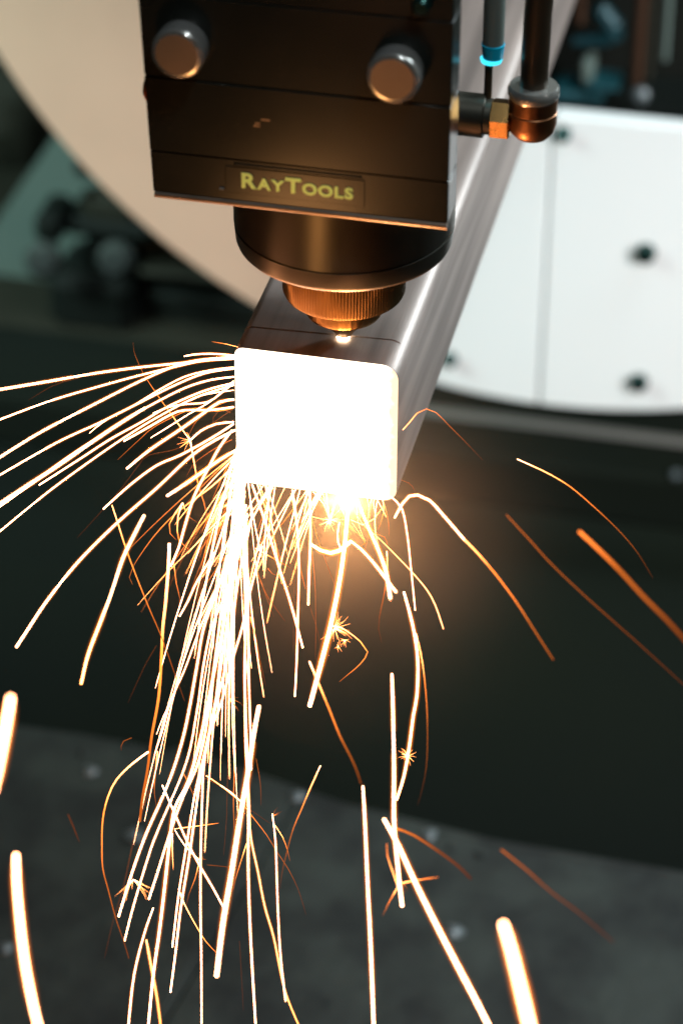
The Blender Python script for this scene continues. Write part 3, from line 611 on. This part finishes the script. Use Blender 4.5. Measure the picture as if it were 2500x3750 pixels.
 ('h', [(1375, 1800), (1385, 1980), (1397, 2200)], 2, (.2, .08), (-1, -1.1), 'hair thin dark red spark near the bottom', G6),
 ('h', [(900, 100), (840, 200), (770, 350), (735, 430)], 2, (.3, .05), (-.4, -.5), 'hair thin faint spark left of the upright orange one', G6),
 # below the tube
 ('p', [(1277, 1810), (1264, 1973), (1242, 2133), (1210, 2292), (1178, 2420), (1134, 2585)], (22, 27), (1, .98), (-.1, -.95), 'fat glowing spark dropping from the middle of the tube mouth through the big star burst', G5),
 ('g', [(350, 40), (420, 240), (500, 500), (570, 720), (640, 975)], 10, W, (-.1, -.8), 'straight spark slanting right from the lower left of the tube', G3),
 ('g', [(580, 70), (605, 250), (618, 500), (612, 800), (605, 1050), (595, 1255)], 9, W, (-.1, -.8), 'long upright spark below the tube ending beside the upper end of the orange slanting one', G3),
 ('g', [(572, 90), (600, 250), (625, 500), (655, 640)], 4, (.95, .5), (-.1, -.4), 'thin spark leaning right beside the long upright one', G3),
 ('g', [(680, 70), (684, 350), (676, 550), (672, 728)], 12, W, (-.1, -.6), 'blunt upright spark below the tube with a rounded lower end', G3),
 ('g', [(685, 380), (740, 415), (800, 432), (850, 418), (905, 375)], 16, W, (-.6, -.9), 'fat U shaped spark hanging between two falling sparks', G3),
 ('g', [(895, 375), (915, 362), (970, 405), (1040, 480), (1110, 570), (1175, 655)], 11, W, (-.5, -1.), 'spark arching right out of the fat glowing one', G3),
 ('g', [(940, 90), (1010, 270), (1080, 430), (1120, 550), (1142, 692)], (16, 12), W, (-.2, -1.2), 'thick spark slanting right to a blunt end', G3),
 ('g', [(1155, 115), (1210, 180), (1240, 330), (1262, 530), (1285, 760)], (9, 6), W, (-.1, -.6), 'curved spark falling from the lower right corner of the tube', G3),
 ('g', [(1168, 228), (1210, 150), (1250, 105), (1300, 98), (1370, 130), (1450, 218), (1568, 355)], 10, W, (-.5, -.8), 'upper half of the bright arch leaping from the lower right corner', G4),
 ('p', [(1700, 1976), (1757, 2035), (1827, 2119), (1896, 2214), (1957, 2310), (2025, 2416)], (9, 8), (.9, .35), (-.8, -1.2), 'lower half of the bright arch cooling to orange', G4),
 ('g', [(930, 170), (980, 260), (1080, 350), (1180, 450), (1270, 545), (1350, 640), (1400, 730), (1448, 870)], (4, 6), (.85, .95), (-.1, -.7), 'thin long spark curving right below the tube to the middle right', G3),
 ('g', [(1122, 422), (1125, 520), (1110, 650), (1080, 800), (1075, 870), (1092, 945)], (6, 4), (1., .1), (-.5, -.8), 'spark turning dark red as it curls down under the blunt ends', G3),
 ('g', [(775, 90), (782, 160), (795, 245)], 9, W, (-.05, -.2), 'short thick spark into the left side of the bright knot under the tube', G3),
 ('g', [(835, 110), (815, 180), (797, 245)], 9, W, (-.05, -.2), 'short thick spark into the right side of the bright knot under the tube', G3),
 ('g', [(850, 255), (840, 320), (843, 370), (855, 400)], 8, W, (-.2, -.3), 'short upright spark above the fat U shaped one', G3),
 ('g', [(690, 80), (650, 210), (560, 330), (520, 360)], 3, (.8, .4), (-.1, -.2), 'thin spark curving left under the tube', G3),
 ('g', [(662, 200), (700, 225), (760, 238), (840, 240), (920, 237)], 3.5, (.95, .8), (-.1, -.1), 'thin level spark under the middle of the tube', G3),
 ('g', [(915, 240), (985, 270), (1050, 235), (1098, 165)], 5, (.95, .8), (-.15, -.2), 'thin smile shaped spark right of the fat glowing one', G3),
 ('g', [(1098, 110), (1105, 190), (1090, 250), (1072, 300)], (6, 2), (1., .5), (-.1, -.2), 'short curled spark under the right of the tube', G3),
 ('g', [(925, 260), (960, 310), (998, 375), (975, 390)], 4, (.95, .6), (-.3, -.4), 'little spark ending in a hook right of the fat glowing one', G3),
 ('g', [(1000, 250), (1060, 320), (1110, 340), (1125, 370), (1118, 400)], 3, (.8, .35), (-.2, -.3), 'thin hooked spark above the start of the curling red one', G3),
 ('g', [(690, 215), (720, 330), (780, 500), (832, 640)], 2.5, (.8, .3), (-.2, -.4), 'hair thin spark slanting from the U shaped one to the right', G3),
 ('g', [(690, 390), (710, 600), (715, 850), (712, 1045)], 2.5, (.7, .25), (-.2, -.5), 'hair thin upright spark left of the fat glowing one', G3),
 ('g', [(680, 735), (725, 880), (742, 980)], 2.5, (.3, .12), (-.3, -.4), 'faint short spark under the blunt upright one', G3),
 ('g', [(600, 250), (592, 600), (585, 1000)], 2.5, (.35, .1), (-.2, -.3), 'hair thin red spark left of the long upright one', G3),
 ('g', [(1200, 10), (1250, 30), (1270, 50), (1285, 80)], 2, (.5, .2), (0, -.05), 'tiny orange arc at the lower right wall of the tube', G4),
 ('g', [(700, 80), (760, 150), (790, 230)], 5, (1, .9), (-.05, -.15), 'curved spark joining the bright knot from the left', G3),
 ('g', [(370, 405), (440, 445), (500, 478), (575, 520)], (6, 2), (1, .3), (-.3, -.4), 'spark shooting right from the upper stream', G6),
 ('g', [(440, 520), (465, 550), (505, 567)], 3, (.7, .3), (-.3, -.35), 'tiny spark below the one shooting right from the stream', G6),
 ('g', [(370, 500), (400, 600), (450, 700), (540, 825)], 3, (.7, .15), (-.2, -.5), 'thin reddish spark leaving the stream to the right', G6),
 ('g', [(340, 800), (365, 900), (395, 1050), (427, 1195)], (5, 3), (.9, .15), (-.3, -.6), 'thin spark leaving the stream and fading to red below', G6),
 ('g', [(400, 590), (430, 680), (475, 800)], 2.5, (.6, .1), (-.2, -.4), 'short reddish spark left of the thin reddish one', G6),
 ('g', [(800, 850), (860, 860), (900, 885), (970, 940), (1012, 1000), (970, 1070), (900, 1130), (850, 1172)], (6, 5), (1, .5), (-.5, -.6), 'spark bent sharply back on itself right of the big star burst', G3),
 # middle and lower right
 ('p', [(1133, 2424), (1161, 2491), (1206, 2600), (1244, 2695), (1283, 2772), (1308, 2829), (1321, 2871)], (8, 8), (1., .25), (-1., -1.5), 'spark crossing the fat glowing one and cooling to orange', G6),
 ('i', [(672, 910), (685, 1150), (700, 1500), (715, 1800), (735, 2320)], (13, 17), (1, 1), (-1.2, -1.8), 'long upright orange edged spark at the lower middle', G5),
 ('i', [(838, 265), (845, 500), (850, 800), (850, 1100), (865, 1300), (885, 1500), (897, 1600)], (12, 20), (1, 1), (-1.0, -1.6), 'upright spark right of the middle running into the crossing', G5),
 ('i', [(793, 1100), (870, 1240), (980, 1480), (1100, 1720), (1230, 1970), (1320, 2140), (1410, 2320)], (20, 25), (1, 1), (-1.5, -2.2), 'long fat slanting spark at the lower right running off the bottom', G5),
 ('l', [(278, 1935), (310, 2040), (345, 2180), (395, 2390)], (46, 52), (1, 1), (-2.7, -3.1), 'fattest blurred spark with a round end at the lower right', G5),
 ('p', [(1478, 2168), (1497, 2235), (1516, 2318), (1529, 2420), (1526, 2547), (1513, 2620), (1498, 2735), (1478, 2845), (1452, 2930)], (15, 16), (1, .95), (-.4, -.95), 'thick bow shaped spark through the small star burst at the right', G5),
 ('i', [(975, 30), (1010, 180), (1035, 400), (1042, 600), (1035, 800), (1010, 930), (985, 1020)], (5, 2), (1., .1), (-.8, -1.3), 'thin spark hanging right of the thick bow and fading red', G6),
 ('i', [(428, 792), (370, 920), (320, 1040), (270, 1160), (235, 1290), (205, 1420), (195, 1500)], (6, 4), (1., .15), (-1., -1.4), 'thin spark leaning left and turning red left of the lower middle', G6),
 ('i', [(152, 1070), (170, 1230), (178, 1450), (185, 1650), (200, 1900), (228, 2145)], (8, 6), W, (-1., -1.7), 'upright spark under the tiny star at the lower middle', G6),
 ('i', [(168, 1135), (210, 1200), (240, 1280), (253, 1340)], (5, 3), (.95, .4), (-1., -1.1), 'short curved tail beside the upright spark under the tiny star', G6),
 ('i', [(870, 1155), (960, 1190), (1100, 1280), (1220, 1370), (1290, 1440)], (16, 14), (.55, .03), (-1.4, -1.8), 'dim broad brown orange spark fading to the right of the crossing', G6),
 ('i', [(900, 1465), (1000, 1447), (1105, 1432)], 5, (.95, .6), (-1.5, -1.6), 'short level spark across the long fat slanting one', G6),
 ('i', [(868, 1495), (820, 1580), (785, 1655)], (5, 3), (.95, .35), (-1.5, -1.6), 'short thin spark pointing down left at the crossing end', G6),
 ('i', [(808, 1238), (812, 1310), (850, 1420), (878, 1500)], (4, 5), (.7, 1), (-1.5, -1.6), 'thin hooked spark left of the crossing', G6),
 # right
 ('m', [(-40, 1370), (0, 1325), (40, 1275), (95, 1250), (150, 1270), (230, 1350), (310, 1430), (420, 1545)], (4, 2.5), (.95, .08), (0, .3), 'thin spark arching over the lower right wall of the tube', G4),
 ('p', [(1893, 1681), (1935, 1700), (2009, 1735), (2088, 1783), (2175, 1857), (2262, 1940), (2332, 2022), (2390, 2118)], (6, 3), (1, .15), (-.2, -.6), 'thin white spark arching to the right far from the tube', G4),
 ('l', [(290, 212), (390, 320), (480, 420), (600, 535), (700, 625), (830, 740), (940, 840), (1060, 950)], (7, 6), (.5, .12), (-.9, -1.2), 'long thin dull orange spark at the right', G4),
 ('l', [(597, 283), (680, 360), (770, 450), (870, 560), (960, 650), (1060, 760)], (19, 21), (.66, .22), (-1.3, -1.6), 'broad orange spark darkening towards the right border', G5),
 ('l', [(270, 1622), (380, 1710), (480, 1800), (600, 1890), (740, 2010)], (12, 8), (.42, .02), (-1.8, -2.2), 'dull orange spark fading over the tray at the right', G4),
]
for crop, P, w_, h_, y_, lb, gr in HAND: spark(crop, P, w_, h_, y_, lb, gr, (1, 1) if (max(w_) if isinstance(w_, tuple) else w_) > 7 else (.7, .4))

rnd = random.Random(11)
def where(x, y):
    v = ('beside tube mouth' if y < 1760 else 'just under tube' if y < 1960 else 'above big star burst' if y < 2220 else 'level with big star burst' if y < 2420
         else 'above tray edge' if y < 2720 else 'over tray edge' if y < 3000 else 'over the tray' if y < 3350 else 'near the bottom')
    u = ('left of the stream' if x < 600 else 'at stream left' if x < 720 else 'in mid stream' if x < 830 else 'at stream right' if x < 930 else 'right of the stream' if x < 1080 else 'under mid tube' if x < 1280 else 'under tube right')
    return v+' '+u
def auto(p0, ang, L, curve, w, h, y, label, group):
    """a spark from p0 at angle ang (deg from straight down, + to the left), length L px, curving"""
    P = []; x, yy = p0; a = ang; n = 7
    for i in range(n+1):
        P.append((x, yy)); r = math.radians(a); x -= math.sin(r)*L/n; yy += math.cos(r)*L/n; a -= curve/n
    look = 'hair thin ' if w < 3 else 'thin ' if w < 5 else 'bright '
    label = look+label+' ending '+where(*P[-1])
    AUTO.setdefault(label, []).append((P[-1][0], spark('p', P, w, h, y, label, group, (.8, .3))))
AUTO = {}
# the dense stream leaving the lower left corner of the tube
for i in range(38):
    t = rnd.random(); u = rnd.gauss(0, 1)
    p0 = (868+28*rnd.random()+18*t, 1560+260*rnd.random())
    ang = 5.5+5*u; L = rnd.choice((450, 700, 900, 1100, 1250))*rnd.uniform(.8, 1.15); 
    if ang < 0: L *= .8
    auto(p0, ang+4, L, 7+3*rnd.random(), rnd.choice((2.5, 3.5, 4.5, 6)), (1, rnd.choice((1, 1, .95))), (-.02*rnd.random(), -rnd.uniform(.3, 1.)), 'stream spark', G2)
# wider fan thrown to the left of the stream
for i in range(26):
    p0 = (862+20*rnd.random(), 1640+220*rnd.random()); ang = rnd.uniform(22, 52)
    auto(p0, ang, rnd.uniform(220, 620), rnd.uniform(8, 20), rnd.choice((2, 2.5, 3.5, 4.5)), (1, rnd.choice((.3, .5, .9))), (-.02, -rnd.uniform(.1, .5)), 'golden fanned spark', G1)
# under the lower edge of the tube, thrown back down left
for i in range(28):
    x = rnd.uniform(930, 1190); p0 = (x, 1772+(x-930)*.118); ang = rnd.uniform(8, 38)*(1 if rnd.random() < .86 else -.6)
    auto(p0, ang, rnd.uniform(130, 620)*(1 if x < 1120 else .6), rnd.uniform(-4, 10), rnd.choice((2.5, 3.5, 5, 6)), (1, rnd.choice((.5, .9, .95))), (-.01, -rnd.uniform(.1, .4)), 'slanting spark', G3)
for i in range(16):
    x = rnd.uniform(1130, 1400); p0 = (x, 1795+(x-1130)*.118); ang = rnd.uniform(-40, 30)
    auto(p0, ang, rnd.uniform(60, 210), rnd.uniform(-40, 60), rnd.choice((2, 3, 4)), (1, rnd.choice((.4, .7, .9))), (-.01, -rnd.uniform(.05, .2)), 'short curly spark', G3)

ORD = ['leftmost', 'second from left', 'third from left', 'fourth from left', 'fifth from left', 'sixth from left', 'seventh from left', 'eighth from left']
for lb, lst in AUTO.items():
    lst.sort(key=lambda q: q[0])
    for i, (x_, o) in enumerate(lst):
        if len(lst) > 1: o['label'] = lb+', '+('rightmost' if i == len(lst)-1 else ORD[min(i, 7)])
# star bursts: a droplet that shatters into fine needles
def burst(px, py, y, r, n, label, spread=(0, 360), w=3, h=(1, .8)):
    mb = MB(); ht = []
    for i in range(n):
        a = math.radians(rnd.uniform(*spread)); L = r*rnd.uniform(.35, 1); bend = rnd.uniform(-.35, .35); P = []
        for k in range(5):
            t = k/4; aa = a+bend*t; P.append((px+math.cos(aa)*L*t, py+math.sin(aa)*L*t+L*.15*t*t))
        fil(mb, ht, P, (w*.62, w*.3), h[0], h[1], y, y+rnd.uniform(-.06, .06), (1, .5), 4)
    c = aty(px, py, y); mb.build('star_burst', 'spark', None, c, label, 'star burst', 'star bursts of splitting sparks', heat=ht)
burst(1225, 2300, -.52, 75, 26, 'biggest star burst of fine needles round the fat glowing spark', (-80, 130), 3.5)
burst(1262, 2345, -.5, 26, 9, 'small star of needles at the right of the biggest star burst')
burst(1238, 2368, -.5, 22, 8, 'small star of needles below the biggest star burst')
burst(697, 1612, -.15, 50, 10, 'little star burst where a spark of the left fan splits', (110, 260), 3)
burst(488, 3222, -.92, 85, 11, 'star burst with drooping curved needles at the foot of the stream', (20, 200), 4.5)
burst(1490, 2770, -.75, 42, 20, 'small star burst on the thick bow shaped spark at the right')
burst(1208, 1905, -.2, 45, 16, 'bright knot of needles right under the tube', (-180, 180), 5, (1, .9))
burst(838, 2560, -.6, 60, 9, 'star of level needles in the middle of the stream', (-30, 60), 3, (1, .4))
burst(1000, 2990, -.85, 45, 7, 'tiny faint star above the upright spark at the lower middle', (-110, -20), 2.5, (.8, .2))
burst(730, 3145, -1., 35, 9, 'tiny star where two sparks cross in the lower stream', (-180, 180), 2.5, (.9, .4))
burst(1475, 3235, -1., 40, 7, 'tiny star at the cut off end below the crossing of two thick sparks', (0, 120), 2.5, (.8, .2))
burst(830, 1850, -.1, 35, 8, 'tiny star at the left edge of the upper stream', (120, 300), 3, (1, .5))

# emissive volume added as the bloom under the lower lip of the tube
vm = bpy.data.materials.new('bloom'); vm.use_nodes = True; nt = vm.node_tree; nt.nodes.clear()
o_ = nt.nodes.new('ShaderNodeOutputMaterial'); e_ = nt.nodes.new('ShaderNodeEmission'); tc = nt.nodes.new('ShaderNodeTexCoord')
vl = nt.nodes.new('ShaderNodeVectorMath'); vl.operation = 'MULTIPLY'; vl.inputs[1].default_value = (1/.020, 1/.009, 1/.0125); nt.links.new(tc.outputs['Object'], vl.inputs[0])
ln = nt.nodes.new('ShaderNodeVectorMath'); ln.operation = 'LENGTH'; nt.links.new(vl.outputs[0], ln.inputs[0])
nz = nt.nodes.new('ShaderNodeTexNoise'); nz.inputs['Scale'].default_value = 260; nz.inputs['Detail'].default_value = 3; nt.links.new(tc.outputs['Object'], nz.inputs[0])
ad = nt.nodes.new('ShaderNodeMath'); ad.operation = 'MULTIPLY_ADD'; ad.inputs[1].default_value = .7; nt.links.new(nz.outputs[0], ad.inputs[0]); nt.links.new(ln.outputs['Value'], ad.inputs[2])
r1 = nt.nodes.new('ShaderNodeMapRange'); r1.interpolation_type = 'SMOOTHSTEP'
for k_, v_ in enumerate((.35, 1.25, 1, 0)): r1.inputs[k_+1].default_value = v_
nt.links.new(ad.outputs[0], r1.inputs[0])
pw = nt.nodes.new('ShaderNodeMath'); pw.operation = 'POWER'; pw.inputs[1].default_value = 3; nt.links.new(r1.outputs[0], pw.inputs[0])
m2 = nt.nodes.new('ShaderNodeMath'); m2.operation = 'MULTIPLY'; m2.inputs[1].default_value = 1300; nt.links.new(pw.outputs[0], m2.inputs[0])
e_.inputs[0].default_value = (1, .46, .17, 1); nt.links.new(m2.outputs[0], e_.inputs[1]); nt.links.new(e_.outputs[0], o_.inputs['Volume']); M['bloom'] = vm
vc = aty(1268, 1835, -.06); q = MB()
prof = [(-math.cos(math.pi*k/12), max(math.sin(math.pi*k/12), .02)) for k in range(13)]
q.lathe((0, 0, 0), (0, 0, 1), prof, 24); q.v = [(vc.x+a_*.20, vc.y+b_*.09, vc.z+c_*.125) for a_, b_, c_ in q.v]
q.build('lip_bloom', 'bloom', tube, vc)

# ------------------------------------------------------------------ smoke lit by the cut
sm = bpy.data.materials.new('smoke'); sm.use_nodes = True; nt = sm.node_tree; nt.nodes.clear()
o_ = nt.nodes.new('ShaderNodeOutputMaterial'); pv = nt.nodes.new('ShaderNodeVolumePrincipled')
pv.inputs['Color'].default_value = (.8, .72, .62, 1); pv.inputs['Anisotropy'].default_value = .1
tc = nt.nodes.new('ShaderNodeTexCoord')              # puffy and densest at the mouth of the tube, thinning out all round
vl = nt.nodes.new('ShaderNodeVectorMath'); vl.operation = 'LENGTH'; nt.links.new(tc.outputs['Object'], vl.inputs[0])
nz = nt.nodes.new('ShaderNodeTexNoise'); nz.inputs['Scale'].default_value = 22; nz.inputs['Detail'].default_value = 3; nt.links.new(tc.outputs['Object'], nz.inputs[0])
r1 = nt.nodes.new('ShaderNodeMapRange'); r1.interpolation_type = 'SMOOTHSTEP'
for k_, v_ in enumerate((0, .12, 1, 0)): r1.inputs[k_+1].default_value = v_
nt.links.new(vl.outputs['Value'], r1.inputs[0])
pw = nt.nodes.new('ShaderNodeMath'); pw.operation = 'POWER'; pw.inputs[1].default_value = 2.2; nt.links.new(r1.outputs[0], pw.inputs[0])
r2 = nt.nodes.new('ShaderNodeMapRange')
for k_, v_ in enumerate((.3, .7, .5, 1.5)): r2.inputs[k_+1].default_value = v_
nt.links.new(nz.outputs[0], r2.inputs[0])
mu = nt.nodes.new('ShaderNodeMath'); mu.operation = 'MULTIPLY'; nt.links.new(pw.outputs[0], mu.inputs[0]); nt.links.new(r2.outputs[0], mu.inputs[1])
m2 = nt.nodes.new('ShaderNodeMath'); m2.operation = 'MULTIPLY'; m2.inputs[1].default_value = 1.1; nt.links.new(mu.outputs[0], m2.inputs[0])
nt.links.new(m2.outputs[0], pv.inputs['Density'])
nt.links.new(pv.outputs[0], o_.inputs['Volume']); M['smoke'] = sm
q = MB(); prof = [(-math.cos(math.pi*k/16)*1.25, max(math.sin(math.pi*k/16)*1.25, .02)) for k in range(17)]
q.lathe((.1, -.1, -.62), (0, 0, 1), prof, 32); q.build('cutting_smoke', 'smoke', None, (.1, -.1, -.62), 'thin warm lit smoke hanging around the mouth of the tube', 'smoke', None, 'stuff')
print('sparks', nsp[0], 'objects', len(bpy.data.objects))
